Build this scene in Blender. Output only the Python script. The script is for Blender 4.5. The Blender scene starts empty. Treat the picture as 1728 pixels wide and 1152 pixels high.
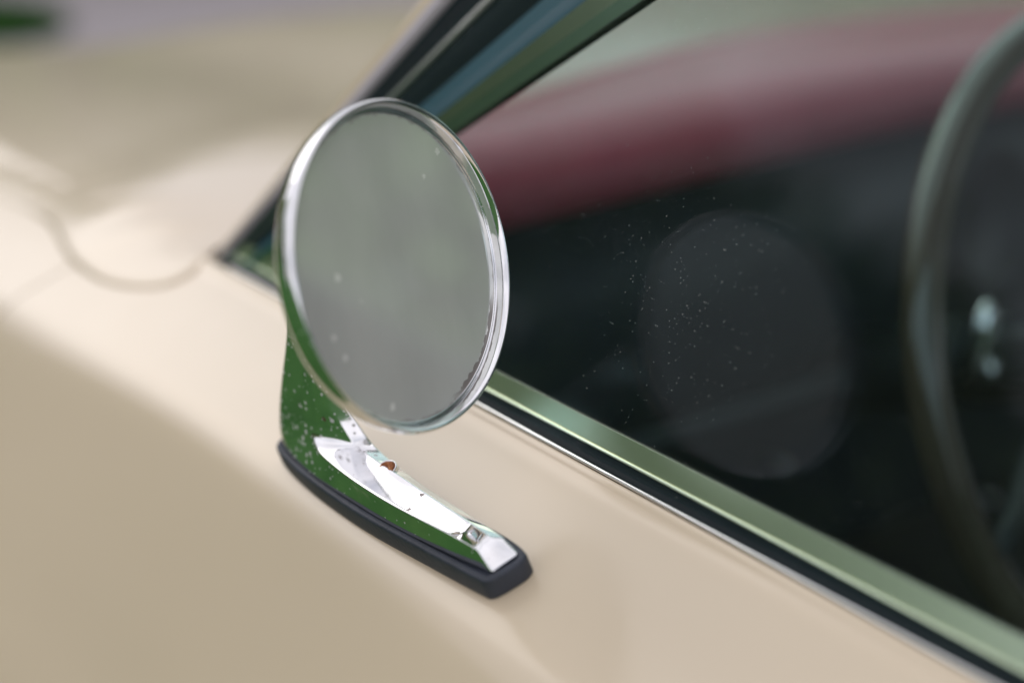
import bpy, bmesh, math, random
from mathutils import Vector, Matrix
R_ = math.radians
random.seed(7)
scene = bpy.context.scene
COL = scene.collection

# ------------------------------------------------------------------ camera
CAM_AZ, CAM_PITCH = R_(54), R_(20)
a, p = CAM_AZ, CAM_PITCH
cF = Vector((-math.sin(a)*math.cos(p), math.cos(a)*math.cos(p), -math.sin(p)))
cR = Vector((math.cos(a), math.sin(a), 0))
cU = cR.cross(cF)
CAM = Vector((.424, -.2847, 1.1112))
cam_d = bpy.data.cameras.new('camera'); cam = bpy.data.objects.new('camera', cam_d); COL.objects.link(cam)
m3 = Matrix((cR, cU, -cF)).transposed()
cam.matrix_world = Matrix.Translation(CAM) @ m3.to_4x4()
cam_d.lens = 50; cam_d.sensor_width = 36
cam_d.clip_start = .02; cam_d.clip_end = 400
cam_d.dof.use_dof = True; cam_d.dof.focus_distance = .488; cam_d.dof.aperture_fstop = 2.9
cam_d.dof.aperture_blades = 0
scene.camera = cam

# ------------------------------------------------------------------ sky and sun (soft, bright overcast)
SUN_EL, SUN_AZ = R_(36), R_(-171)          # azimuth of the sun seen from the car, from +X towards +Y
world = bpy.data.worlds.new('World'); scene.world = world; world.use_nodes = True
wn = world.node_tree.nodes; wl = world.node_tree.links; wn.clear()
wo = wn.new('ShaderNodeOutputWorld'); bg = wn.new('ShaderNodeBackground'); bg.inputs['Strength'].default_value = .108
sky = wn.new('ShaderNodeTexSky'); sky.sky_type = 'NISHITA'; sky.sun_disc = False
sky.sun_elevation = SUN_EL; sky.sun_rotation = R_(90) - SUN_AZ
sky.air_density = 1.0; sky.dust_density = 2.0; sky.ozone_density = 1.0
tc = wn.new('ShaderNodeTexCoord'); mp = wn.new('ShaderNodeMapping'); mp.inputs['Scale'].default_value = (1, 1, 2.2)
nz = wn.new('ShaderNodeTexNoise'); nz.inputs['Scale'].default_value = 1.6; nz.inputs['Detail'].default_value = 4
cr = wn.new('ShaderNodeValToRGB'); cr.color_ramp.elements[0].position = .3; cr.color_ramp.elements[1].position = .62
cr.color_ramp.elements[0].color = (.52, .52, .52, 1); cr.color_ramp.elements[1].color = (.97, .97, .97, 1)
mx = wn.new('ShaderNodeMixRGB'); mx.inputs[2].default_value = (12.0, 11.7, 12.2, 1)
wl.new(tc.outputs['Generated'], mp.inputs[0]); wl.new(mp.outputs[0], nz.inputs['Vector']); wl.new(nz.outputs['Fac'], cr.inputs[0])
wl.new(cr.outputs[0], mx.inputs[0]); wl.new(sky.outputs[0], mx.inputs[1]); wl.new(mx.outputs[0], bg.inputs['Color']); wl.new(bg.outputs[0], wo.inputs[0])
sun_d = bpy.data.lights.new('sun', 'SUN'); sun_d.energy = .36; sun_d.angle = R_(36); sun_d.color = (1, .985, .965)
sun = bpy.data.objects.new('sun', sun_d); COL.objects.link(sun)
sdir = Vector((math.cos(SUN_EL)*math.cos(SUN_AZ), math.cos(SUN_EL)*math.sin(SUN_AZ), math.sin(SUN_EL)))
sun.rotation_euler = sdir.to_track_quat('Z', 'Y').to_euler()
scene.view_settings.view_transform = 'Standard'; scene.view_settings.look = 'None'
scene.view_settings.exposure = -0.16; scene.view_settings.gamma = 1.0
scene.cycles.use_denoising = True
scene.cycles.max_bounces = 14; scene.cycles.glossy_bounces = 8; scene.cycles.transparent_max_bounces = 16
scene.cycles.caustics_reflective = True; scene.cycles.sample_clamp_indirect = 8

# ------------------------------------------------------------------ materials
def nodes(name):
    m = bpy.data.materials.new(name); m.use_nodes = True
    n = m.node_tree.nodes; b = n['Principled BSDF']
    return m, n, m.node_tree.links, b
def coord(n, l, scale=(1, 1, 1)):
    t = n.new('ShaderNodeTexCoord'); mp = n.new('ShaderNodeMapping'); mp.inputs['Scale'].default_value = scale
    l.new(t.outputs['Object'], mp.inputs[0]); return mp.outputs[0]
def noise(n, l, v, s, d=3, r=.5):
    t = n.new('ShaderNodeTexNoise'); t.inputs['Scale'].default_value = s; t.inputs['Detail'].default_value = d; t.inputs['Roughness'].default_value = r
    l.new(v, t.inputs['Vector']); return t.outputs['Fac']
def ramp(n, l, f, stops):
    t = n.new('ShaderNodeValToRGB'); e = t.color_ramp.elements
    while len(e) < len(stops): e.new(.5)
    for k, (q, c) in enumerate(stops):
        e[k].position = q; e[k].color = (c, c, c, 1) if isinstance(c, (int, float)) else (*c, 1)
    l.new(f, t.inputs[0]); return t.outputs[0]
def math_(n, l, op, x, y=None, clamp=False):
    t = n.new('ShaderNodeMath'); t.operation = op; t.use_clamp = clamp
    for k, v in enumerate((x, y)):
        if v is None: continue
        if isinstance(v, (int, float)): t.inputs[k].default_value = v
        else: l.new(v, t.inputs[k])
    return t.outputs[0]
def mixc(n, l, f, c1, c2):
    t = n.new('ShaderNodeMixRGB')
    if isinstance(f, (int, float)): t.inputs[0].default_value = f
    else: l.new(f, t.inputs[0])
    for k, c in ((1, c1), (2, c2)):
        if isinstance(c, tuple): t.inputs[k].default_value = (*c, 1)
        else: l.new(c, t.inputs[k])
    return t.outputs[0]
def bump(n, l, b, h, s, d=.001):
    t = n.new('ShaderNodeBump'); t.inputs['Strength'].default_value = s; t.inputs['Distance'].default_value = d
    l.new(h, t.inputs['Height']); l.new(t.outputs[0], b.inputs['Normal'])
def plain(name, col, rough=.5, metal=0, coat=0, spec=.5, bumpy=0, scale=300, vary=.12):
    m, n, l, b = nodes(name)
    v = coord(n, l)
    f = noise(n, l, v, scale*.1, 4)
    c2 = tuple(max(0, x*(1-vary)) for x in col); c1 = tuple(min(1, x*(1+vary)) for x in col)
    l.new(mixc(n, l, f, c1, c2), b.inputs['Base Color'])
    b.inputs['Roughness'].default_value = rough; b.inputs['Metallic'].default_value = metal
    b.inputs['Coat Weight'].default_value = coat; b.inputs['Coat Roughness'].default_value = .05
    b.inputs['Specular IOR Level'].default_value = spec
    if bumpy: bump(n, l, b, noise(n, l, v, scale, 4), bumpy)
    return m
M = {}
def paint(name, col):
    m, n, l, b = nodes(name); v = coord(n, l)
    l.new(mixc(n, l, noise(n, l, v, 6, 4), tuple(x*1.02 for x in col), tuple(x*.97 for x in col)), b.inputs['Base Color'])
    b.inputs['Roughness'].default_value = .38; b.inputs['Coat Weight'].default_value = 1; b.inputs['Coat IOR'].default_value = 1.5
    l.new(ramp(n, l, noise(n, l, v, 40, 4), ((.3, .15), (.7, .20))), b.inputs['Coat Roughness'])
    bump(n, l, b, noise(n, l, v, 60, 2), .012)
    return m
M['cream'] = paint('cream_paint', (.655, .54, .39))
def chrome(name, worn):
    m, n, l, b = nodes(name); v = coord(n, l)
    b.inputs['Metallic'].default_value = 1
    dull = noise(n, l, v, 90, 5, .6)
    l.new(mixc(n, l, ramp(n, l, dull, ((.45, 0.), (.75, 1.))), (.86, .86, .88), (.78, .77, .78)), b.inputs['Base Color'])
    # pits and specks of lifted plating
    vo = n.new('ShaderNodeTexVoronoi'); vo.inputs['Scale'].default_value = 420; l.new(v, vo.inputs['Vector'])
    patch = ramp(n, l, noise(n, l, v, 55, 3), ((.5, 0.), (.66, 1.)))
    thr = math_(n, l, 'MULTIPLY_ADD', patch, .22*worn); thr.node.inputs[2].default_value = .10*worn
    dst = n.new('ShaderNodeVectorMath'); dst.operation = 'DISTANCE'; l.new(v, dst.inputs[0]); dst.inputs[1].default_value = (-.012, -.068, .905)
    near = ramp(n, l, dst.outputs['Value'], ((.012, .25*worn), (.045, .0)))
    thr = math_(n, l, 'ADD', thr, near)
    rnd = n.new('ShaderNodeSeparateColor'); l.new(vo.outputs['Color'], rnd.inputs[0])
    thr2 = math_(n, l, 'MULTIPLY', thr, rnd.outputs[0])
    spot = math_(n, l, 'LESS_THAN', vo.outputs['Distance'], thr2)
    rgh = math_(n, l, 'MULTIPLY_ADD', spot, .45); rgh.node.inputs[2].default_value = .035
    r2 = math_(n, l, 'MULTIPLY_ADD', ramp(n, l, dull, ((.5, 0.), (.8, 1.))), .10*worn); l.new(rgh, r2.node.inputs[2])
    l.new(r2, b.inputs['Roughness'])
    mixn = n.new('ShaderNodeMixShader'); d = n.new('ShaderNodeBsdfDiffuse'); d.inputs['Color'].default_value = (.62, .58, .60, 1)
    out = n['Material Output']
    l.new(math_(n, l, 'MULTIPLY', spot, .75), mixn.inputs[0]); l.new(b.outputs[0], mixn.inputs[1]); l.new(d.outputs[0], mixn.inputs[2])
    # rust freckles
    vo2 = n.new('ShaderNodeTexVoronoi'); vo2.inputs['Scale'].default_value = 150; l.new(v, vo2.inputs['Vector'])
    r3 = n.new('ShaderNodeSeparateColor'); l.new(vo2.outputs['Color'], r3.inputs[0])
    sel = math_(n, l, 'GREATER_THAN', r3.outputs[1], .86)
    wob = math_(n, l, 'MULTIPLY_ADD', noise(n, l, v, 900, 3), .22); wob.node.inputs[2].default_value = .02
    rs = math_(n, l, 'MULTIPLY', math_(n, l, 'LESS_THAN', vo2.outputs['Distance'], wob), sel)
    mix2 = n.new('ShaderNodeMixShader'); d2 = n.new('ShaderNodeBsdfDiffuse'); d2.inputs['Color'].default_value = (.11, .055, .04, 1)
    l.new(math_(n, l, 'MULTIPLY', rs, .85*worn), mix2.inputs[0]); l.new(mixn.outputs[0], mix2.inputs[1]); l.new(d2.outputs[0], mix2.inputs[2])
    l.new(mix2.outputs[0], out.inputs[0])
    bb = n.new('ShaderNodeBump'); bb.inputs['Strength'].default_value = .3*worn; bb.inputs['Distance'].default_value = .0004
    l.new(noise(n, l, v, 60, 2), bb.inputs['Height']); l.new(bb.outputs[0], b.inputs['Normal'])
    return m
M['chrome'] = chrome('pitted_chrome', 1.0)
M['chrome_bezel'] = chrome('bezel_chrome', .6)
M['bright'] = plain('polished_trim', (.8, .8, .8), .08, 1, vary=.04)
M['frame'] = plain('brushed_window_frame', (.92, .90, .70), .27, 1, vary=.05)
M['frame_dark_refl'] = plain('dark_reflection_window_frame', (.34, .42, .34), .25, 1, vary=.08)  # same frame metal, with the dark green reflection put into its colour
M['rubber'] = plain('black_rubber', (.030, .036, .052), .52, bumpy=.35, scale=700, vary=.5)
M['seal'] = plain('window_seal_rubber', (.006, .012, .015), .6, spec=.2, bumpy=.15, scale=600, vary=.3)
M['black'] = plain('black_trim', (.006, .012, .015), .45, vary=.2)
M['teal'] = plain('dark_teal_enamel', (.006, .06, .085), .45, spec=.3, vary=.1)
M['maroon'] = plain('maroon_dash_vinyl', (.45, .085, .125), .34, spec=.65, bumpy=.3, scale=500, vary=.15)
M['fascia'] = plain('dark_blue_grey_fascia', (.013, .028, .038), .4, vary=.2)
M['vinyl'] = plain('black_vinyl', (.010, .019, .025), .5, bumpy=.3, scale=500)
M['carpet'] = plain('charcoal_carpet', (.012, .013, .016), .95, bumpy=.6, scale=800)
M['headliner'] = plain('grey_headliner', (.25, .25, .24), .9)
M['seat'] = plain('grey_seat_cloth', (.30, .30, .28), .85, bumpy=.5, scale=700)
M['wheelrim'] = plain('dark_steering_rim', (.075, .055, .035), .18, coat=.8, vary=.2)
M['seam'] = plain('tan_seam_sealer', (.22, .175, .13), .7, vary=.1)
M['mould'] = plain('lilac_highlight_moulding', (.46, .42, .46), .5, vary=.1)  # lilac-grey edge highlight painted in as the moulding's matt colour
M['lamp'] = plain('dull_metal', (.5, .5, .5), .3, 1)
def rust_mat():
    m, n, l, b = nodes('rusted_steel'); v = coord(n, l)
    f = noise(n, l, v, 700, 5, .65)
    l.new(ramp(n, l, f, ((.3, (.05, .016, .010)), (.45, (.34, .11, .04)), (.62, (.68, .32, .14)))), b.inputs['Base Color'])
    b.inputs['Roughness'].default_value = .85
    bump(n, l, b, f, .9, .0006); return m
M['rust'] = rust_mat()
def glass(name, tint, dust, f0=.016):
    m, n, l, b = nodes(name); n.remove(b); out = n['Material Output']; v = coord(n, l)
    tr = n.new('ShaderNodeBsdfTransparent'); tr.inputs[0].default_value = (*tint, 1)
    gl = n.new('ShaderNodeBsdfGlossy'); gl.inputs['Roughness'].default_value = 0.0
    lw = n.new('ShaderNodeLayerWeight'); lw.inputs['Blend'].default_value = .5
    pw = math_(n, l, 'POWER', lw.outputs['Facing'], 5.0)
    fr = math_(n, l, 'MULTIPLY_ADD', pw, 1-f0, True); fr.node.inputs[2].default_value = f0
    mx1 = n.new('ShaderNodeMixShader'); l.new(fr, mx1.inputs[0]); l.new(tr.outputs[0], mx1.inputs[1]); l.new(gl.outputs[0], mx1.inputs[2])
    last = mx1.outputs[0]
    if dust:
        df = n.new('ShaderNodeBsdfDiffuse'); df.inputs[0].default_value = (.55, .58, .55, 1)
        film = math_(n, l, 'MULTIPLY', noise(n, l, v, 9, 5), .008*dust)
        vo = n.new('ShaderNodeTexVoronoi'); vo.inputs['Scale'].default_value = 1700; l.new(v, vo.inputs['Vector'])
        sp = n.new('ShaderNodeSeparateColor'); l.new(vo.outputs['Color'], sp.inputs[0])
        gate = ramp(n, l, noise(n, l, v, 14, 3), ((.42, .0), (.7, .06)))
        g2 = math_(n, l, 'LESS_THAN', sp.outputs[0], gate)
        # dust gathers in one drifted patch behind the mirror
        dist = n.new('ShaderNodeVectorMath'); dist.operation = 'DISTANCE'; l.new(v, dist.inputs[0]); dist.inputs[1].default_value = (.095, .03, .968)
        blob = ramp(n, l, math_(n, l, 'ADD', dist.outputs['Value'], math_(n, l, 'MULTIPLY', noise(n, l, v, 45, 3), .03)), ((.01, 1.), (.068, .0)))
        g3 = math_(n, l, 'LESS_THAN', sp.outputs[2], math_(n, l, 'MULTIPLY', blob, .30))
        size = math_(n, l, 'MULTIPLY_ADD', math_(n, l, 'POWER', sp.outputs[1], 6.), .30); size.node.inputs[2].default_value = .05
        dot = math_(n, l, 'LESS_THAN', vo.outputs['Distance'], size)
        sp2 = math_(n, l, 'MULTIPLY', math_(n, l, 'MULTIPLY', dot, math_(n, l, 'MAXIMUM', g2, g3)), .6*dust)
        fac = math_(n, l, 'ADD', film, sp2, True)
        mx2 = n.new('ShaderNodeMixShader'); l.new(fac, mx2.inputs[0]); l.new(last, mx2.inputs[1]); l.new(df.outputs[0], mx2.inputs[2]); last = mx2.outputs[0]
    l.new(last, out.inputs[0]); return m
M['side_glass'] = glass('side_window_glass', (.86, .95, .965), 1.0)
M['windscreen'] = glass('windscreen_glass', (.86, .93, .88), .6)
MC = Vector((.0550, -.0559, .9792)); mn = Vector((math.cos(R_(21))*math.cos(R_(16)), math.sin(R_(21))*math.cos(R_(16)), math.sin(R_(16))))
GC = MC - mn*.00455
mu = mn.cross(Vector((0, 0, 1))).normalized(); mv = mu.cross(mn).normalized()
# the picture's lower right of the disc: away from the outer flank, and down
GLOW = (-mu*.62 - mv*.78).normalized()
if GLOW.y < 0: GLOW = (mu*.62 - mv*.78).normalized()
if GLOW.z > 0: GLOW = -GLOW
def mirror_mat():
    m, n, l, b = nodes('hazy_mirror_glass'); v = coord(n, l); out = n['Material Output']
    b.inputs['Metallic'].default_value = 1; b.inputs['Base Color'].default_value = (.90, .91, .88, 1); b.inputs['Roughness'].default_value = .05
    df = n.new('ShaderNodeBsdfDiffuse')
    l.new(mixc(n, l, noise(n, l, v, 30, 4), (.88, .89, .84), (.84, .84, .79)), df.inputs[0])
    film = ramp(n, l, noise(n, l, coord(n, l, (1, 1, .35)), 45, 5), ((.3, .44), (.7, .51)))
    vo = n.new('ShaderNodeTexVoronoi'); vo.inputs['Scale'].default_value = 130; l.new(v, vo.inputs['Vector'])
    sp = n.new('ShaderNodeSeparateColor'); l.new(vo.outputs['Color'], sp.inputs[0])
    wob = math_(n, l, 'MULTIPLY_ADD', noise(n, l, v, 1400, 3), .30); wob.node.inputs[2].default_value = .02
    dot = math_(n, l, 'MULTIPLY', math_(n, l, 'LESS_THAN', vo.outputs['Distance'], wob), math_(n, l, 'GREATER_THAN', sp.outputs[0], .80))
    fac = math_(n, l, 'MULTIPLY_ADD', dot, .25); l.new(film, fac.node.inputs[2])
    mx = n.new('ShaderNodeMixShader'); l.new(fac, mx.inputs[0]); l.new(b.outputs[0], mx.inputs[1]); l.new(df.outputs[0], mx.inputs[2])
    # silvering rotted away along the lower edge by the bezel
    def dist_to(c):
        t = n.new('ShaderNodeVectorMath'); t.operation = 'DISTANCE'; l.new(v, t.inputs[0]); t.inputs[1].default_value = c; return t.outputs['Value']
    rad = math_(n, l, 'MULTIPLY_ADD', noise(n, l, v, 260, 4), .0050); l.new(dist_to(GC), rad.node.inputs[2])
    edge_ = math_(n, l, 'GREATER_THAN', rad, .0502)
    low = ramp(n, l, dist_to(GC+GLOW*.049), ((.016, 1.), (.024, 0.)))
    rim = math_(n, l, 'GREATER_THAN', rad, .0515)
    rot = math_(n, l, 'MAXIMUM', math_(n, l, 'MULTIPLY', edge_, low), math_(n, l, 'MULTIPLY', rim, .5))
    d3 = n.new('ShaderNodeBsdfDiffuse'); d3.inputs[0].default_value = (.17, .14, .13, 1)
    mx2 = n.new('ShaderNodeMixShader'); l.new(math_(n, l, 'MULTIPLY', rot, .8), mx2.inputs[0]); l.new(mx.outputs[0], mx2.inputs[1]); l.new(d3.outputs[0], mx2.inputs[2])
    l.new(mx2.outputs[0], out.inputs[0]); return m
M['mirror'] = mirror_mat()
def lawn_mat():
    m, n, l, b = nodes('lawn'); v = coord(n, l)
    f = noise(n, l, v, 3, 6, .7)
    l.new(ramp(n, l, f, ((.3, (.032, .105, .024)), (.55, (.055, .155, .036)), (.75, (.095, .195, .05)))), b.inputs['Base Color'])
    b.inputs['Roughness'].default_value = .9; b.inputs['Specular IOR Level'].default_value = .15
    bump(n, l, b, noise(n, l, v, 40, 5), .8, .05); return m
M['lawn'] = lawn_mat()
M['leaf'] = plain('leaf_green', (.28, .38, .15), .6, spec=.3, scale=20, vary=.35)
M['asphalt'] = plain('pale_lilac_gravel', (.36, .325, .34), .9, scale=60, vary=.2)

# ------------------------------------------------------------------ mesh helpers
def obj(name, verts, faces, mat, parent=None, smooth=True, mods=None):
    me = bpy.data.meshes.new(name); me.from_pydata([tuple(v) for v in verts], [], faces); me.update()
    bm = bmesh.new(); bm.from_mesh(me); bmesh.ops.recalc_face_normals(bm, faces=bm.faces); bm.to_mesh(me); bm.free()
    if smooth:
        for f in me.polygons: f.use_smooth = True
    if mat: me.materials.append(M[mat])
    o = bpy.data.objects.new(name, me); COL.objects.link(o)
    if parent: o.parent = parent
    return o
def grid(rows, close_u=False, close_v=False):
    nr, nc = len(rows), len(rows[0]); vs = [v for r in rows for v in r]; fs = []
    for i in range(nr if close_u else nr-1):
        for j in range(nc if close_v else nc-1):
            i2, j2 = (i+1) % nr, (j+1) % nc
            fs.append((i*nc+j, i*nc+j2, i2*nc+j2, i2*nc+j))
    return vs, fs
def solid(o, t, offset=-1):
    md = o.modifiers.new('thickness', 'SOLIDIFY'); md.thickness = t; md.offset = offset; return o
def subd(o, n):
    md = o.modifiers.new('smooth', 'SUBSURF'); md.levels = n; md.render_levels = n; return o
def bevel(o, w, seg=2):
    md = o.modifiers.new('bevel', 'BEVEL'); md.width = w; md.segments = seg; md.limit_method = 'ANGLE'; md.angle_limit = R_(35); return o
def autosmooth(o, ang=35):
    for e in o.data.edges: pass
    bm = bmesh.new(); bm.from_mesh(o.data)
    for e in bm.edges:
        if len(e.link_faces) == 2 and e.calc_face_angle(0) > R_(ang): e.smooth = False
    bm.to_mesh(o.data); bm.free(); return o
def tube(path, r, n=12, closed=False):
    rows = []
    N = len(path)
    for i, P in enumerate(path):
        P = Vector(P); A = Vector(path[(i-1) % N] if (closed or i > 0) else path[i]); B = Vector(path[(i+1) % N] if (closed or i < N-1) else path[i])
        t = (B-A).normalized(); u = t.orthogonal() if abs(t.z) > .95 else t.cross(Vector((0, 0, 1))); u.normalize(); w = t.cross(u)
        rr = r[i] if isinstance(r, (list, tuple)) else r
        rows.append([P + (u*math.cos(2*math.pi*k/n) + w*math.sin(2*math.pi*k/n))*rr for k in range(n)])
    vs, fs = grid(rows, close_u=closed, close_v=True)
    if not closed:
        fs.append(tuple(range(n))); fs.append(tuple((N-1)*n+k for k in range(n)))
    return vs, fs
def lathe(profile, C, n, u, v, seg=96):
    rows = [[C + n*d + (u*math.cos(2*math.pi*k/seg) + v*math.sin(2*math.pi*k/seg))*r for k in range(seg)] for r, d in profile]
    return grid(rows, close_v=True)
def box(c, s):
    cx, cy, cz = c; sx, sy, sz = (x/2 for x in s)
    vs = [(cx+i*sx, cy+j*sy, cz+k*sz) for i in (-1, 1) for j in (-1, 1) for k in (-1, 1)]
    return vs, [(0, 1, 3, 2), (4, 6, 7, 5), (0, 4, 5, 1), (2, 3, 7, 6), (0, 2, 6, 4), (1, 5, 7, 3)]
def prism(outline, axis, d0, d1):
    """outline: list of Vector in world; extruded by axis*d0..d1"""
    n = len(outline); vs = [P+axis*d0 for P in outline] + [P+axis*d1 for P in outline]
    fs = [tuple(range(n)), tuple(reversed(range(n, 2*n)))] + [(i, (i+1) % n, n+(i+1) % n, n+i) for i in range(n)]
    return vs, fs
def empty(name, loc=(0, 0, 0), parent=None):
    o = bpy.data.objects.new(name, None); COL.objects.link(o); o.location = loc; o.empty_display_size = .1
    if parent: o.parent = parent
    return o
def sm(x): x = max(0, min(1, x)); return x*x*(3-2*x)
def lerp(a, b, t): return a+(b-a)*t

# ------------------------------------------------------------------ ground
def sheet(name, mat, xs, ys, z):
    o = obj(name, *grid([[(x, y, z) for y in ys] for x in xs]), mat, smooth=False); o['kind'] = 'structure'; return o
sheet('ground', 'lawn', [-150, -20, 0, 20, 150], [-150, -20, 0, 20, 150], 0)
pv = [(-40, -1.5, .004), (-6, -1.5, .004), (-6, 1.9, .004), (40, 1.9, .004), (40, 9, .004), (-6, 9, .004), (-40, 9, .004)]
path = obj('path', pv, [(0, 1, 2, 5, 6), (2, 3, 4, 5)], 'asphalt', smooth=False); path['kind'] = 'structure'
# grass patch on the path, an irregular tuft bed
rr = random.Random(3)
vs, fs = grid([[(-8.3+1.0*r*math.cos(t), 2.05+.55*r*math.sin(t), .01+.05*(1-r*r)) for t in [2*math.pi*k/28 for k in range(28)]] for r in (.001, .4, .75, 1)], close_v=True)
for k in range(9000):
    t = rr.random()*2*math.pi; r = math.sqrt(rr.random()); x = -8.3+1.0*r*math.cos(t); y = 2.05+.55*r*math.sin(t)
    h = rr.uniform(.05, .12); w = .012; an = rr.random()*6.28; dx, dy = math.cos(an)*w, math.sin(an)*w; lx, ly = rr.uniform(-.04, .04), rr.uniform(-.04, .04)
    b0 = len(vs); vs += [(x-dx, y-dy, .004), (x+dx, y+dy, .004), (x+lx, y+ly, h)]; fs.append((b0, b0+1, b0+2))
gp = obj('grass', vs, fs, 'lawn', smooth=False); gp['kind'] = 'stuff'; gp['label'] = 'bright green tuft of grass in the pale gravel beyond the bonnet'; gp['category'] = 'grass'
# wooded edge of the lawn, seen only in the glass and the chrome
vs, fs = [], []
for k in range(42000):
    az = R_(rr.uniform(60, 246)); rad = rr.gauss(15, .9); top = (3.9+1.3*sm((az-R_(165))/.3)*sm((R_(265)-az)/.3))+1.3*math.sin(az*7)+.8*math.sin(az*17+1)
    z = top*rr.random()**.8; x, y = .3+rad*math.cos(az), rad*math.sin(az)
    s = rr.uniform(.12, .30); ax = Vector((rr.gauss(0, 1), rr.gauss(0, 1), rr.gauss(0, 1))).normalized(); u = ax.orthogonal().normalized()*s; w = ax.cross(u)
    P = Vector((x, y, max(.05, z))); b0 = len(vs); vs += [P-u, P-w*.6, P+u, P+w*.6]; fs.append((b0, b0+1, b0+2, b0+3))
wd = obj('woodland', vs, fs, 'leaf', smooth=False); wd['kind'] = 'stuff'; wd['label'] = 'green woodland edge across the lawn, mirrored in the side glass'; wd['category'] = 'woodland'

# ------------------------------------------------------------------ the car
Z0 = .90
SL = R_(20)
EX = Vector((1, 0, 0)); EQ = Vector((0, -math.cos(SL), -math.sin(SL))); EH = Vector((0, -math.sin(SL), math.cos(SL))); S0 = Vector((0, 0, Z0))
def F(x, q, h): return S0 + EX*(x*.001) + EQ*(q*.001) + EH*(h*.001)       # millimetres in the door-shoulder frame
car = empty('car', (0, .73, 0))
car['label'] = 'cream painted vintage car with chrome door mirror, maroon dashboard and black interior'; car['category'] = 'car'
CI = Matrix.Translation(-Vector(car.location))
def part(name, vf, mat, parent=None, smooth=True, label=None):
    vs, fs = vf
    par = parent or car
    o = obj(name, vs, fs, mat, None, smooth)
    o.parent = par
    if par is car: o.matrix_parent_inverse = Matrix.Translation(-Vector(car.location))
    if label: o['label'] = label
    return o
def resample(pts, k=4):
    out = []
    for i in range(len(pts)-1):
        p0 = pts[max(0, i-1)]; p1 = pts[i]; p2 = pts[i+1]; p3 = pts[min(len(pts)-1, i+2)]
        for j in range(k):
            t = j/k
            out.append(tuple(.5*((2*b)+(-a+c)*t+(2*a-5*b+4*c-d)*t*t+(-a+3*b-3*c+d)*t**3) for a, b, c, d in zip(p0, p1, p2, p3)))
    out.append(tuple(pts[-1])); return out
PROF = [(-1.2, -9), (-1.4, -1), (-1.0, 1.2), (.2, 2.0), (1.8, 1.7), (3.6, .8), (7, .3), (14, .4), (26, .5), (40, .4), (54, 0), (63, -.5), (70, -1.9), (76, -4.6), (81, -7.8), (87, -12.2),
        (95, -18.3), (115, -33.8), (155, -65.5), (205, -109), (258, -195), (285, -330), (262, -450), (225, -560), (120, -640)]
PF = resample(PROF, 4)
def qs(x):                       # the shoulder widens a little towards the front wing
    return 1 + .20*sm((-x-60)/300.)
def body_row(x): return [F(x, q*qs(x) if q > 0 else q, h) for q, h in PF]
DOORX0, DOORX1 = -317, 900
xs = [DOORX0+ (DOORX1-DOORX0)*i/80 for i in range(81)]
def hard_rim(o):
    md = o.modifiers.new('hard rim', 'EDGE_SPLIT'); md.split_angle = R_(50); return o
door = part('door', grid([body_row(x) for x in xs]), 'cream'); solid(door, .0012); hard_rim(door)
xs = [-318.6 - 1450*i/60 for i in range(61)]
def wing_row(x):
    k = sm((-x-700)/1060.)
    out = []
    for q, h in PF:
        P = F(x, q*qs(x) if q > 0 else q, h)
        P.z -= .34*k*k*(1 if P.z > .7 else P.z/.7); P.y += .22*k*k
        out.append(P)
    return out
wing = part('front_wing', grid([wing_row(x) for x in xs]), 'cream'); solid(wing, .0012); hard_rim(wing)

# bonnet and scuttle: one crowned panel standing a little proud of the wing, its rounded corner at the pillar foot
OUT = resample([(-1700, 92), (-1200, 66), (-800, 48), (-560, 38), (-475, 33.5), (-424, 30.5), (-385, 32), (-350, 39), (-318, 44), (-281, 44.1), (-254, 38.5), (-238, 31), (-230, 23), (-229, 12), (-233, 4), (-240, -6)], 6)
# rear edge follows the windscreen base inwards
base_y = [0.006+1.448*i/40 for i in range(41)]
def screen_x(y): return -.242 - .20*(1-((y-.73)/.73)**2)
def shoulder_h(q):
    for (q0, h0), (q1, h1) in zip(PF[8:], PF[9:]):
        if q0 <= q <= q1: return lerp(h0, h1, (q-q0)/(q1-q0+1e-9))
    return 0
def bonnet_z(x, y):
    if y < 0:
        q = -y/math.cos(SL)*1000.; z = Z0 - math.tan(SL)*(-y)*.96
    else:
        z = Z0 + .05*(1-math.exp(-y/.16))*.22 - .016*math.exp(-((y-.34)/.16)**2)*sm((-x-.25)/.3)
    # the flared foot of the windscreen pillar runs out as a soft ridge
    dx, dy_ = -.31, .36; L_ = math.hypot(dx, dy_); tt = ((x+.30)*dx+(y+.035)*dy_)/L_; nn = ((x+.30)*dy_-(y+.035)*dx)/L_
    z += .007*math.exp(-(nn/.055)**2)*sm((tt+.04)/.12)*(1-sm((tt-.25)/.3))
    z -= .05*sm((-x-.35)/1.4)
    z -= .34*sm((-x-1.15)/.75)**2*.8
    yy = min(max((y-.73)/.8, -1), 1)
    return z
edge = [Vector((x*.001, -q*.001*math.cos(SL), 0)) for x, q in OUT]
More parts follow.
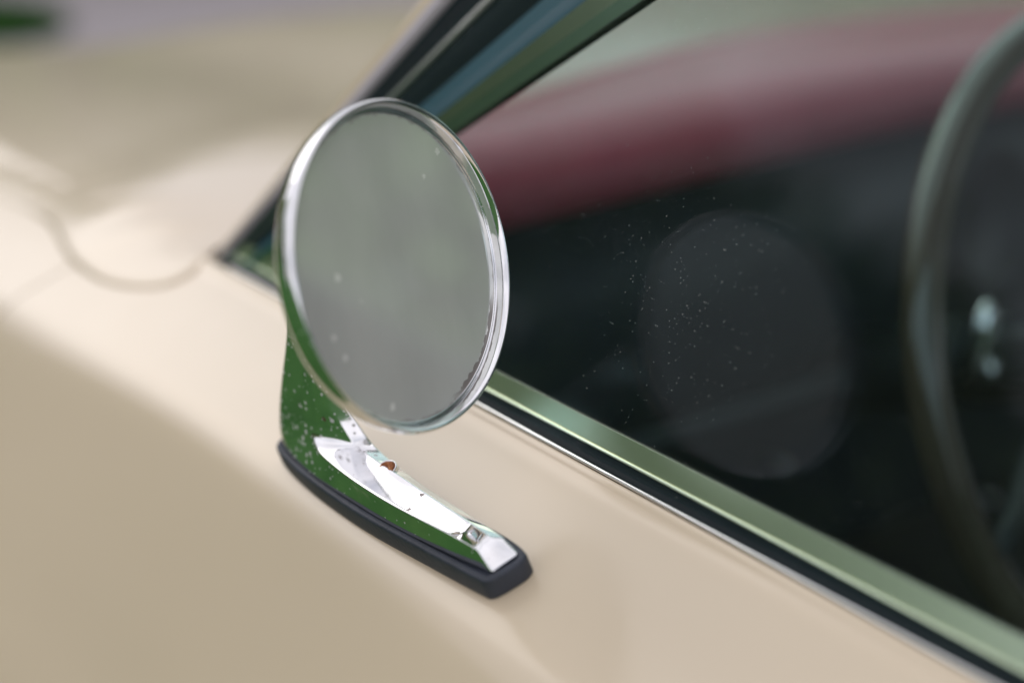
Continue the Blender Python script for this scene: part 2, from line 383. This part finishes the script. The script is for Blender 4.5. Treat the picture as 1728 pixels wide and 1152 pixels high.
# grid: for each lateral line from the outline inwards to the far side
rows = []
NL = 70
for i in range(NL+1):
    pass
from bisect import bisect
def outline_xrange(y):
    """x of the rear boundary for lateral position y"""
    if y >= .006: return screen_x(y)
    best = None
    for A, B in zip(edge[:-1], edge[1:]):
        if (A.y-y)*(B.y-y) <= 0 and A.y != B.y:
            x = lerp(A.x, B.x, (y-A.y)/(B.y-A.y)); best = x if best is None else max(best, x)
    return best
def polypanel(name, outline, zf, lift, rim, mat, hole=None):
    """triangulated inset panel: outline ring dropped, rounded edge, interior grid filled"""
    bm = bmesh.new()
    rings = []
    n = len(outline)
    cen = sum(outline, Vector())/n
    nrm = []
    for i in range(n):
        t = (outline[(i+1) % n]-outline[i-1]); t.normalize(); nv = Vector((t.y, -t.x, 0)); nrm.append(nv)
    area = sum(outline[i].x*outline[(i+1) % n].y-outline[(i+1) % n].x*outline[i].y for i in range(n))
    sgn = -1 if area > 0 else 1
    for k in range(6):
        th = k/5*math.pi/2; ins = rim*(1-math.cos(th)); dz = lift*math.sin(th) - (.004 if k == 0 else 0)
        ring = []
        for i in range(n):
            P = outline[i] + nrm[i]*sgn*ins
            ring.append(bm.verts.new((P.x, P.y, zf(P.x, P.y)+dz)))
        rings.append(ring)
    for r0, r1 in zip(rings[:-1], rings[1:]):
        for i in range(n): bm.faces.new((r0[i], r0[(i+1) % n], r1[(i+1) % n], r1[i]))
    last = rings[-1]
    f = bm.faces.new(last)
    res = bmesh.ops.triangulate(bm, faces=[f])
    # slice the fill into strips so that it can take the crown
    inner = [v for v in last]
    for ax, lo, hi, st in (('x', -1.7, -.2, .04), ('y', -.1, 1.5, .03)):
        k = lo
        while k < hi:
            co = (k, 0, 0) if ax == 'x' else (0, k, 0); no = (1, 0, 0) if ax == 'x' else (0, 1, 0)
            fs = [g for g in bm.faces]
            geom = fs + list({e for g in fs for e in g.edges}) + list({v for g in fs for v in g.verts})
            bmesh.ops.bisect_plane(bm, geom=geom, plane_co=co, plane_no=no, dist=1e-6)
            k += st
    ringset = set()
    for v in bm.verts:
        pass
    zl = {}
    def inside_dist(P):
        best = 1e9
        for i in range(n):
            A = outline[i]; B = outline[(i+1) % n]; d = B-A; t = max(0, min(1, ((P-A).dot(d))/(d.dot(d)+1e-12))); best = min(best, (P-A-d*t).length)
        return best
    for v in bm.verts:
        P = Vector((v.co.x, v.co.y, 0)); dd = inside_dist(P)
        if dd >= rim*.98:
            v.co.z = zf(P.x, P.y) + lift
        else:
            u = max(0, min(1, 1-dd/rim)); v.co.z = zf(P.x, P.y) + lift*math.sqrt(max(0, 1-u*u)) - (.004 if dd < 1e-5 else 0)
    me = bpy.data.meshes.new(name); bmesh.ops.recalc_face_normals(bm, faces=bm.faces); bm.to_mesh(me); bm.free()
    for q in me.polygons: q.use_smooth = True
    me.materials.append(M[mat]); o = bpy.data.objects.new(name, me); COL.objects.link(o)
    o.parent = car; o.matrix_parent_inverse = Matrix.Translation(-Vector(car.location)); return o
outline = edge[:] + [Vector((screen_x(y), y, 0)) for y in base_y[1:]] + [Vector((-1.0, 1.45, 0)), Vector((-1.7, 1.36, 0)), Vector((-1.72, .7, 0))]
bonnet = polypanel('bonnet', outline, bonnet_z, .0026, .0045, 'cream')


# ------------------------------------------------------------------ side window: frame, seals, glass
T = R_(20.9)
WN = Vector((0, -math.cos(T), math.sin(T)))       # outward normal of the side glass
WU = Vector((0, math.sin(T), math.cos(T)))        # up along the glass
G0 = Vector((0, .009, Z0+.0113))
def W(x, s, d=0): return G0 + EX*(x*.001) + WU*(s*.001) + WN*(d*.001)     # mm along car, up the glass, outwards
def strip_section(sec, x0, x1, n=40):
    return grid([[W(lerp(x0, x1, i/n), s, d) for s, d in sec] for i in range(n+1)], close_v=True)
# sill-side strips run along X
frame_sec = [(2.6, -2.0), (2.6, .75), (2.55, .8), (-4.5, .8), (-4.6, .7), (-4.6, -3), (-1, -4)]
window_frame = part('window_frame', strip_section(frame_sec, -212, 900), 'frame', door, label='polished flat frame along the foot of the side glass')
autosmooth(window_frame, 40)
bead_sec = [(-4.7, -1), (-4.65, 1.0), (-5.0, 1.6), (-5.6, 1.75), (-6.05, 1.2), (-6.1, -1)]
bead = part('trim_bead', strip_section(bead_sec, -222, 900), 'frame', door)
seal_sec = [(-6.0, -3), (-6.0, .6), (-6.6, .9), (-7.6, .8), (-8.6, 1.5), (-10.2, 2.9), (-10.9, 3.1), (-11.3, 2.6), (-11.4, -3)]
seal = part('weatherstrip', strip_section(seal_sec, -226, 900), 'seal', door)
flange = part('trim_strip', tube([F(x, -1.6, 2.1) for x in range(-226, 901, 20)], .0008, 10), 'bright', door)
# glass
gx0, gx1 = -228, 900
def glass_top(x):  # roofline along the glass, mm up
    pts = [(-236, -13), (-100, 140), (25, 300), (140, 400), (300, 430), (600, 425), (900, 330)]
    for (a0, s0), (a1, s1) in zip(pts[:-1], pts[1:]):
        if a0 <= x <= a1: return lerp(s0, s1, (x-a0)/(a1-a0))
    return 330
rows = [[W(x, lerp(-9, max(-8, glass_top(x)), j/12), -2.2) for j in range(13)] for x in [gx0+(gx1-gx0)*i/60 for i in range(61)]]
pane = part('window_glass', grid(rows), 'side_glass', door, smooth=False); solid(pane, .004, 1)
# pillar strips: measured across (x) at s=148 and gathered towards the corner
def pil(xt, s, d, k=.28):
    xb = -236 + k*(xt+102); f = (s+13)/161.
    return W(lerp(xb, xt, f), s, d)
SS = [-13+ i*(455/36.) for i in range(37)]
def pillar_strip(name, sec, mat, parent=None, label=None, s0=-13):
    sec = list(sec)
    rows = []
    for s in [s0+(440-s0)*i/36. for i in range(37)]:
        f = .28+.72*min(1.6, (s+13)/161.)
        rows.append([pil(xt, s, d*min(1, .35+.65*f)) for xt, d in sec])
    vs, fs = grid(rows, close_v=True); k = len(sec); fs.append(tuple(range(k))); fs.append(tuple((36)*k+j for j in range(k)))
    o = part(name, (vs, fs), mat, parent, label=label); autosmooth(o, 40); return o
pillar = pillar_strip('windscreen_pillar', [(-108, -14), (-104, 0), (-98, 4.5), (-92, 5.2), (-86, 3), (-82, -4), (-60, -14)], 'cream')
pillar_strip('drip_moulding', [(-90, 1), (-88, 5), (-82, 6), (-79, 4), (-79, -3), (-86, -3)], 'mould', pillar)
pillar_strip('pillar_seal', [(-83, -6), (-79, 1.5), (-66, 2.5), (-58, .5), (-52, .5), (-40, 1), (-29, -2), (-29, -8)], 'seal', pillar)
pillar_strip('trim_bead', [(-58.5, 0), (-57.5, 2.2), (-55.5, 2.6), (-53.5, 2.0), (-53, 0)], 'lamp', pillar)
pillar_strip('frame_bevel', [(-31, -6), (-28, -1), (-4, 3.2), (1.9, 3.3), (1.9, -5)], 'teal', door)
pillar_strip('window_frame', [(2, -4), (2, 3.3), (2.1, 3.35), (24.9, .7), (25, .6), (25, -4)], 'frame_dark_refl', door, label='polished frame rising along the front edge of the side glass')

# ------------------------------------------------------------------ windscreen, roof and far side
def A_line(f): return W(-104+0, 0, 0)  # unused
def pil_pt(s): return pil(-95, s, -6)
scr = []
for i in range(25):
    s = -16 + (430+16)*i/24.
    P = pil_pt(s); Q = Vector((P.x, 1.46-P.y, P.z)); row = []
    for j in range(33):
        t = j/32.; bow = (1-(2*t-1)**2)
        X = P.lerp(Q, t); X.x -= .20*bow*(1-.35*i/24.); X.z += .02*bow*(i/24.); row.append(X)
    scr.append(row)
ws = part('windscreen', grid(scr), 'windscreen', smooth=True); solid(ws, .005, 0)
wseal = part('windscreen_seal', tube([Vector(v)+Vector((0, 0, .004)) for v in scr[0]], .007, 10), 'seal', ws)
toprow = scr[-1]
rf = []
for i in range(16):
    t = i/15.; row = []
    for j, P in enumerate(toprow):
        xe = lerp(P.x, 1.15, t); row.append(Vector((xe, P.y, P.z + .05*math.sin(math.pi*min(1, t*.8+.1))*(.4+.6*(1-(j/16.-1)**2)))))
    rf.append(row)
roof = part('roof', grid(rf), 'cream'); solid(roof, .02, -1)
hl = part('headliner', grid([[v+Vector((0, 0, -.03)) for v in r] for r in rf]), 'headliner', roof)
# rear bulkhead and pillars, far door, floor, firewall
part('rear_bulkhead', box((1.16, .73, .82), (.05, 1.30, .72)), 'vinyl')
fd = part('passenger_door', box((.35, 1.47, .58), (1.25, .05, .50)), 'vinyl'); bevel(fd, .01)
for x in (-.19,): pass
fp = part('far_pillar', grid([[Vector((pil(xt, s, d).x, 1.46-pil(xt, s, d).y, pil(xt, s, d).z)) for xt, d in [(-108, -14), (-95, 5), (20, 2), (20, -10)]] for s in SS], close_v=True), 'seal')
dp = part('far_door_post', ([Vector(P) for P in ((.50, 1.44, .84), (.66, 1.44, .84), (.66, 1.39, .84), (.50, 1.39, .84), (.80, 1.31, 1.31), (.94, 1.31, 1.31), (.94, 1.27, 1.31), (.80, 1.27, 1.31))],
    [(0, 1, 2, 3), (4, 5, 6, 7), (0, 1, 5, 4), (1, 2, 6, 5), (2, 3, 7, 6), (3, 0, 4, 7)]), 'vinyl', smooth=False); bevel(dp, .006)
part('floor_pan', box((.3, .73, .30), (1.75, 1.40, .02)), 'carpet')
part('firewall', box((-.50, .73, .58), (.03, 1.34, .55)), 'carpet')
part('door_card', box((.30, .022, .62), (1.18, .012, .50)), 'vinyl', door)
part('centre_tunnel', box((.2, .73, .38), (1.5, .22, .16)), 'carpet')
def seat(y):
    prof = [(.40, .36), (.38, .48), (.45, .535), (.62, .52), (.78, .51), (.82, .56), (.90, .80), (.96, .96), (1.0, .985), (1.05, .96), (1.02, .75), (.94, .45), (.90, .34)]
    prof = resample(prof, 4)
    rows = []
    for k in range(13):
        t = k/12.*2-1; e = (1-abs(t)**4); rows.append([Vector((.72+(x-.72)*(.9+.1*e), y+.24*t, .60+(z-.60)*(.88+.12*e) + .012*math.cos(t*9))) for x, z in prof])
    vs, fs = grid(rows); n = len(prof); fs += [tuple(range(n)), tuple(12*n+i for i in range(n))]
    return part('seat', (vs, fs), 'seat')
seat(.38); seat(1.08)

# dashboard: rolled vinyl top over a dark fascia
def dash_row(y):
    up = .009+.018*sm((y-.06)/.5) ; end = sm((y-.055)/.06)*sm((1.405-y)/.06)
    c = -.012*(1-end)
    xo = screen_x(y)+.022
    P = [(xo, .916), (xo+.012, .927), (lerp(xo, -.235, .6), .9365), (-.235, .9395), (-.212, .939), (-.196, .9345), (-.185, .926), (-.179, .916), (-.178, .906), (-.181, .897), (-.190, .890), (-.21, .887)]
    return [Vector((x-.005*(1-end), y, z+up+c)) for x, z in resample(P, 3)]
dy = [.06+1.34*i/60 for i in range(61)]
dvs, dfs = grid([dash_row(y) for y in dy]); k = len(dash_row(.5)); dfs += [tuple(range(k)), tuple(60*k+i for i in range(k))]
dash = part('dashboard', (dvs, dfs), 'maroon', label='maroon rolled dashboard top above the dark fascia')
fvs, ffs = grid([[Vector((x, y, z+.009+.018*sm((y-.06)/.5))) for x, z in ((-.21, .885), (-.198, .882), (-.196, .80), (-.20, .745), (-.215, .65), (-.25, .54))] for y in dy])
part('fascia', (fvs, ffs), 'fascia', dash)
part('knee_rail', tube([Vector((-.175, y, .752)) for y in [.04+1.36*i/20 for i in range(21)]], .011, 14), 'vinyl', dash)
def knob(x, y, z, r=.010, mat='lamp'):
    n = Vector((1, 0, .12)).normalized(); u = Vector((0, 1, 0)); v = n.cross(u)
    vs, fs = lathe([(r*.5, -.03), (r*.5, -.006), (r*.85, -.006), (r, -.002), (r, .006), (r*.8, .010), (r*.02, .011)], Vector((x, y, z)), n, u, v, 20)
    return part('knob', (vs, fs), mat, dash)
knob(-.195, .392, .694, .0055); knob(-.20, .645, .592, .006)
def gauge(y):
    n = Vector((1, 0, .1)).normalized(); u = Vector((0, 1, 0)); v = n.cross(u)
    g = part('gauge', lathe([(.052, -.004), (.052, .004), (.049, .006), (.046, .004), (.045, .0), (.001, 0)], Vector((-.193, y, .838)), n, u, v, 48), 'black', dash)
    part('gauge_ring', lathe([(.050, .003), (.0525, .006), (.0545, .003), (.053, -.002)], Vector((-.193, y, .838)), n, u, v, 48), 'black', dash)
for y in (.60, .73, .86): gauge(y)

# steering wheel
WC = Vector((.02, .462, .83)); wn_ = Vector((math.cos(R_(21)), 0, math.sin(R_(21)))); wu = Vector((0, 1, 0)); wv = wn_.cross(wu)
def ring(C, n, u, v, R, r, seg=96, k=16):
    rows = []
    for i in range(seg):
        t = 2*math.pi*i/seg; d = u*math.cos(t)+v*math.sin(t)
        rows.append([C + d*(R+r*math.cos(2*math.pi*j/k)) + n*(r*math.sin(2*math.pi*j/k)) for j in range(k)])
    return grid(rows, True, True)
sw = part('steering_wheel', ring(WC, wn_, wu, wv, .193, .0108), 'wheelrim')
part('horn_ring', ring(WC-wn_*.02, wn_, wu, wv, .075, .004), 'black', sw)
part('hub', lathe([(.03, -.12), (.034, -.05), (.045, -.035), (.045, -.02), (.038, -.012), (.02, -.008), (.001, -.007)], WC, wn_, wu, wv, 40), 'bright', sw)
for ang in (-25, 205, 90):
    d = wu*math.cos(R_(ang)) + wv*math.sin(R_(ang))
    part('spoke', tube([WC-wn_*.028+d*.03, WC-wn_*.024+d*.10, WC-wn_*.008+d*.15, WC+d*.19], [.010, .008, .007, .006], 12), 'black', sw)
part('steering_column', tube([WC-wn_*.03, WC-wn_*.24, WC-wn_*.55], [.028, .030, .03], 20), 'black', sw)

def blob(C, ax, r, h, n=20, k=10):
    ax = ax.normalized(); u = ax.orthogonal().normalized(); v = ax.cross(u)
    return lathe([(max(.00005, r*math.cos(t)), h*math.sin(t)) for t in [-math.pi/2+math.pi*i/k for i in range(k+1)]], C, ax, u, v, n)
T1 = Vector((-.03, .3691, .8362))
part('signal_lever', tube([WC-wn_*.12, T1+Vector((.0, .06, -.005)), T1], [.006, .005, .004], 12), 'black', sw)
part('lever_tip', blob(T1, Vector((.1, .1, 1)), .0085, .026), 'bright', sw)
part('lever_tip', blob(T1+Vector((.0, .014, -.021)), Vector((.1, .1, 1)), .005, .009), 'bright', sw)

# ------------------------------------------------------------------ the door mirror (part of the car), its pieces as sub-parts
mm = lambda prof: [(r*.001, d*.001) for r, d in prof]
mk = lambda prof: [(r*.000969, d*.000969) for r, d in prof]
shell_prof = [(54.7, -2.6), (54.9, -3.4), (54.7, -5.2), (53.8, -7.8), (51.8, -10.6), (48, -13.4), (42, -16.2), (33, -18.8), (24, -20), (17, -20.8), (14.5, -22), (14, -26), (13, -31), (7, -34), (.2, -34.4)]
mirror = part('side_mirror', lathe(mk(resample(shell_prof, 3)), MC, mn, mu, mv, 160), 'chrome_bezel', label='round chrome door mirror on its swept stalk')
bez_prof = [(50.7, -6), (50.9, -4.9), (51.25, -4.45), (51.75, -4.4), (52.05, -4.8), (52.2, -4.4), (52.5, -2.8), (52.95, -1.35), (53.5, -.45), (54.1, -.05), (54.65, -.25), (55.05, -.95),
            (55.2, -1.8), (55.15, -2.6), (54.9, -3.0), (54.4, -3.0), (54.2, -2.7), (53.9, -4)]
bez_prof = bez_prof[:5] + resample(bez_prof[5:14], 3) + bez_prof[14:]
part('bezel', lathe(mk(bez_prof), MC, mn, mu, mv, 200), 'chrome_bezel', mirror)
gp_ = [(0.05, -4.7), (20, -4.7), (45, -4.7), (50.4, -4.7), (50.95, -4.7), (51.0, -4.75), (51.0, -6)]
part('mirror_glass', lathe(mk(gp_), MC, mn, mu, mv, 160), 'mirror', mirror, label='hazy grey round mirror glass')
# stalk and foot: one lofted casting; five rails: outer foot, outer shoulder, facet, ridge, inner top, inner foot
ST = [
 # a (outer foot)   b (outer edge)   m (facet)      c (ridge)       d (inner top)    e (inner foot)
 [(98.2, 56.2, 7.4), (91.8, 55.7, 14.3), (91.2, 53.4, 14.7), (90.8, 49.6, 14.8), (92.4, 45.8, 12.4), (98.6, 45.0, 7.4)],
 [(80, 59.6, 7.4), (78, 57.8, 16.2), (78, 55.4, 16.3), (78, 49.9, 16.1), (78, 45.6, 12.6), (80, 44.4, 7.4)],
 [(60, 62.2, 7.4), (58, 60.6, 16.9), (58, 54.4, 16.75), (58, 50.2, 16.5), (60, 45.8, 12.2), (60, 44.6, 7.4)],
 [(38, 64.4, 7.4), (38, 62.4, 17.5), (38, 52.8, 17.3), (38, 50.2, 16.9), (38, 45.8, 12.2), (38, 44.6, 7.4)],
 [(16, 65.2, 7.4), (17, 62.4, 17.6), (17, 55.5, 17.6), (18, 50.6, 17.3), (18, 45.0, 13.6), (16, 44.8, 7.4)],
 [(-4, 66.0, 7.6), (1, 61.6, 18.6), (5, 56.5, 18.6), (10, 50.6, 18.2), (13, 45.4, 16.6), (-4, 45, 7.6)],
 [(-25, 64.6, 7.8), (-8, 58.6, 20.4), (-2, 56.0, 21.0), (7, 51.2, 21.6), (10, 45.6, 21.5), (-22, 45, 8)],
 [(-37.5, 62.0, 8.4), (-12, 56.9, 25.5), (-3, 55, 29.5), (2, 52.0, 31.6), (5, 46, 32), (-29, 43.5, 9)],
 [(-34.5, 59.0, 21), (-12.5, 55.2, 33), (-4, 53.8, 36), (1, 50.4, 37.6), (3.5, 45, 38.5), (-26, 43, 22)],
 [(-27, 53.6, 39), (-9, 51.8, 45), (-3, 50.4, 47), (2, 47.6, 48), (5, 42.5, 49), (-21, 40, 41)],
 [(-18, 48.4, 57), (-1, 47.4, 60), (4, 46.2, 61), (8, 43.8, 62), (11, 39, 62.5), (-12, 36, 59)],
 [(-8, 45, 78), (7, 44.4, 79), (11, 43.2, 79.5), (15, 41, 80), (18, 36, 80), (-4, 33, 79)],
 [(4, 43, 97), (16, 43, 96.5), (20, 42, 96), (24, 39.5, 96), (27, 34, 95.5), (8, 31, 97)],
 [(12, 42, 110), (19, 42, 108.5), (23, 41, 107.5), (26, 38, 107), (28, 33, 106.5), (14, 31, 109.5)],
]
rows = [[F(*P) for P in r] for r in ST]
vs, fs = grid(rows, close_v=True)
fs.append(tuple(range(6))); fs.append(tuple((len(ST)-1)*6+i for i in range(6)))
stalk = part('stalk', (vs, fs), 'chrome', mirror, label='pitted chrome stalk swept into a long tapering foot')
bm = bmesh.new(); bm.from_mesh(stalk.data)
cl = bm.edges.layers.float.get('crease_edge') or bm.edges.layers.float.new('crease_edge')
bm.verts.ensure_lookup_table()
CR = {0: .75, 1: .84, 2: .3, 3: .84, 4: .75, 5: .75}
for e in bm.edges:
    i, j = e.verts[0].index, e.verts[1].index
    r0, c0, r1, c1 = i//6, i % 6, j//6, j % 6
    if c0 == c1: e[cl] = CR[c0] * (1 if min(r0, r1) < 6 else (1.32 if c0 == 0 else .9 if c0 in (1, 3) else .8))
    if r0 == r1:
        if r0 == 0: e[cl] = .86
        if r0 == 5 and {c0, c1} <= {1, 2, 3}: e[cl] = .35
bm.to_mesh(stalk.data); bm.free()
subd(stalk, 4)
# rubber gasket under the foot
outer = [(-31, 66), (-4, 67.8), (30, 67.2), (63, 64.4), (86, 62.2), (95, 61.2), (98.8, 60.4), (100.8, 57), (102.2, 49), (101.6, 45.2), (99, 43.2), (88, 42.4), (60, 43.4), (20, 43.6), (-18, 44), (-31, 47), (-39, 54), (-38.5, 62)]
ov = [outer[-1]] + outer + outer[:2]
gout = []
n = len(outer)
for i in range(n):
    p0, p1, p2, p3 = outer[i-1], outer[i], outer[(i+1) % n], outer[(i+2) % n]
    for j in range(5):
        t = j/5.; gout.append(tuple(.5*((2*b)+(-a_+c)*t+(2*a_-5*b+4*c-d)*t*t+(-a_+3*b-3*c+d)*t**3) for a_, b, c, d in zip(p0, p1, p2, p3)))
gc = (sum(x for x, _ in gout)/len(gout), sum(q for _, q in gout)/len(gout))
def inset(k):
    m = len(gout); res = []
    for i in range(m):
        tx, tq = gout[(i+1) % m][0]-gout[i-1][0], gout[(i+1) % m][1]-gout[i-1][1]; L = math.hypot(tx, tq)
        nx, nq = tq/L, -tx/L
        if (gc[0]-gout[i][0])*nx+(gc[1]-gout[i][1])*nq < 0: nx, nq = -nx, -nq
        res.append((gout[i][0]+nx*k, gout[i][1]+nq*k))
    return res
rings = []
for k, h in ((.8, -6), (.5, 0), (.1, .5), (0, 1.2), (.15, 6.9), (.3, 7.5), (.7, 7.95), (1.2, 8.0), (2.4, 7.9), (3.0, 7.5), (3.3, 7.1), (6, 7.0)):
    rings.append([F(x, q, h) for x, q in inset(k)])
vs, fs = grid(rings, close_v=True); fs.append(tuple(range(len(vs)-len(gout), len(vs))))
part('rubber_gasket', (vs, fs), 'rubber', mirror)
# rusted screw sunk in the ridge
SC = F(30, 50.8, 16.75); sn = (EH*.99+EQ*.08+EX*.03).normalized(); su = EX.cross(sn).normalized(); sv = sn.cross(su)
part('screw_cup', lathe(mm([(4.3, -1.8), (4.25, -.3), (4.1, .08), (3.85, .1), (3.55, -.15), (3.45, -1.0), (3.4, -3)]), SC, sn, su, sv, 48), 'chrome', mirror)
svs, sfs = lathe(mm([(3.5, -1.6), (3.45, -.5), (3.2, .15), (2.5, .5), (1.7, .42), (1.2, -.1), (.9, -.7), (.05, -.9)]), SC, sn, su, sv, 40)
svs = [v + Vector((rr.uniform(-1, 1), rr.uniform(-1, 1), rr.uniform(-1, 1)))*.00016 for v in svs]
part('screw', (svs, sfs), 'rust', mirror, label='rusted screw head in the top of the foot')
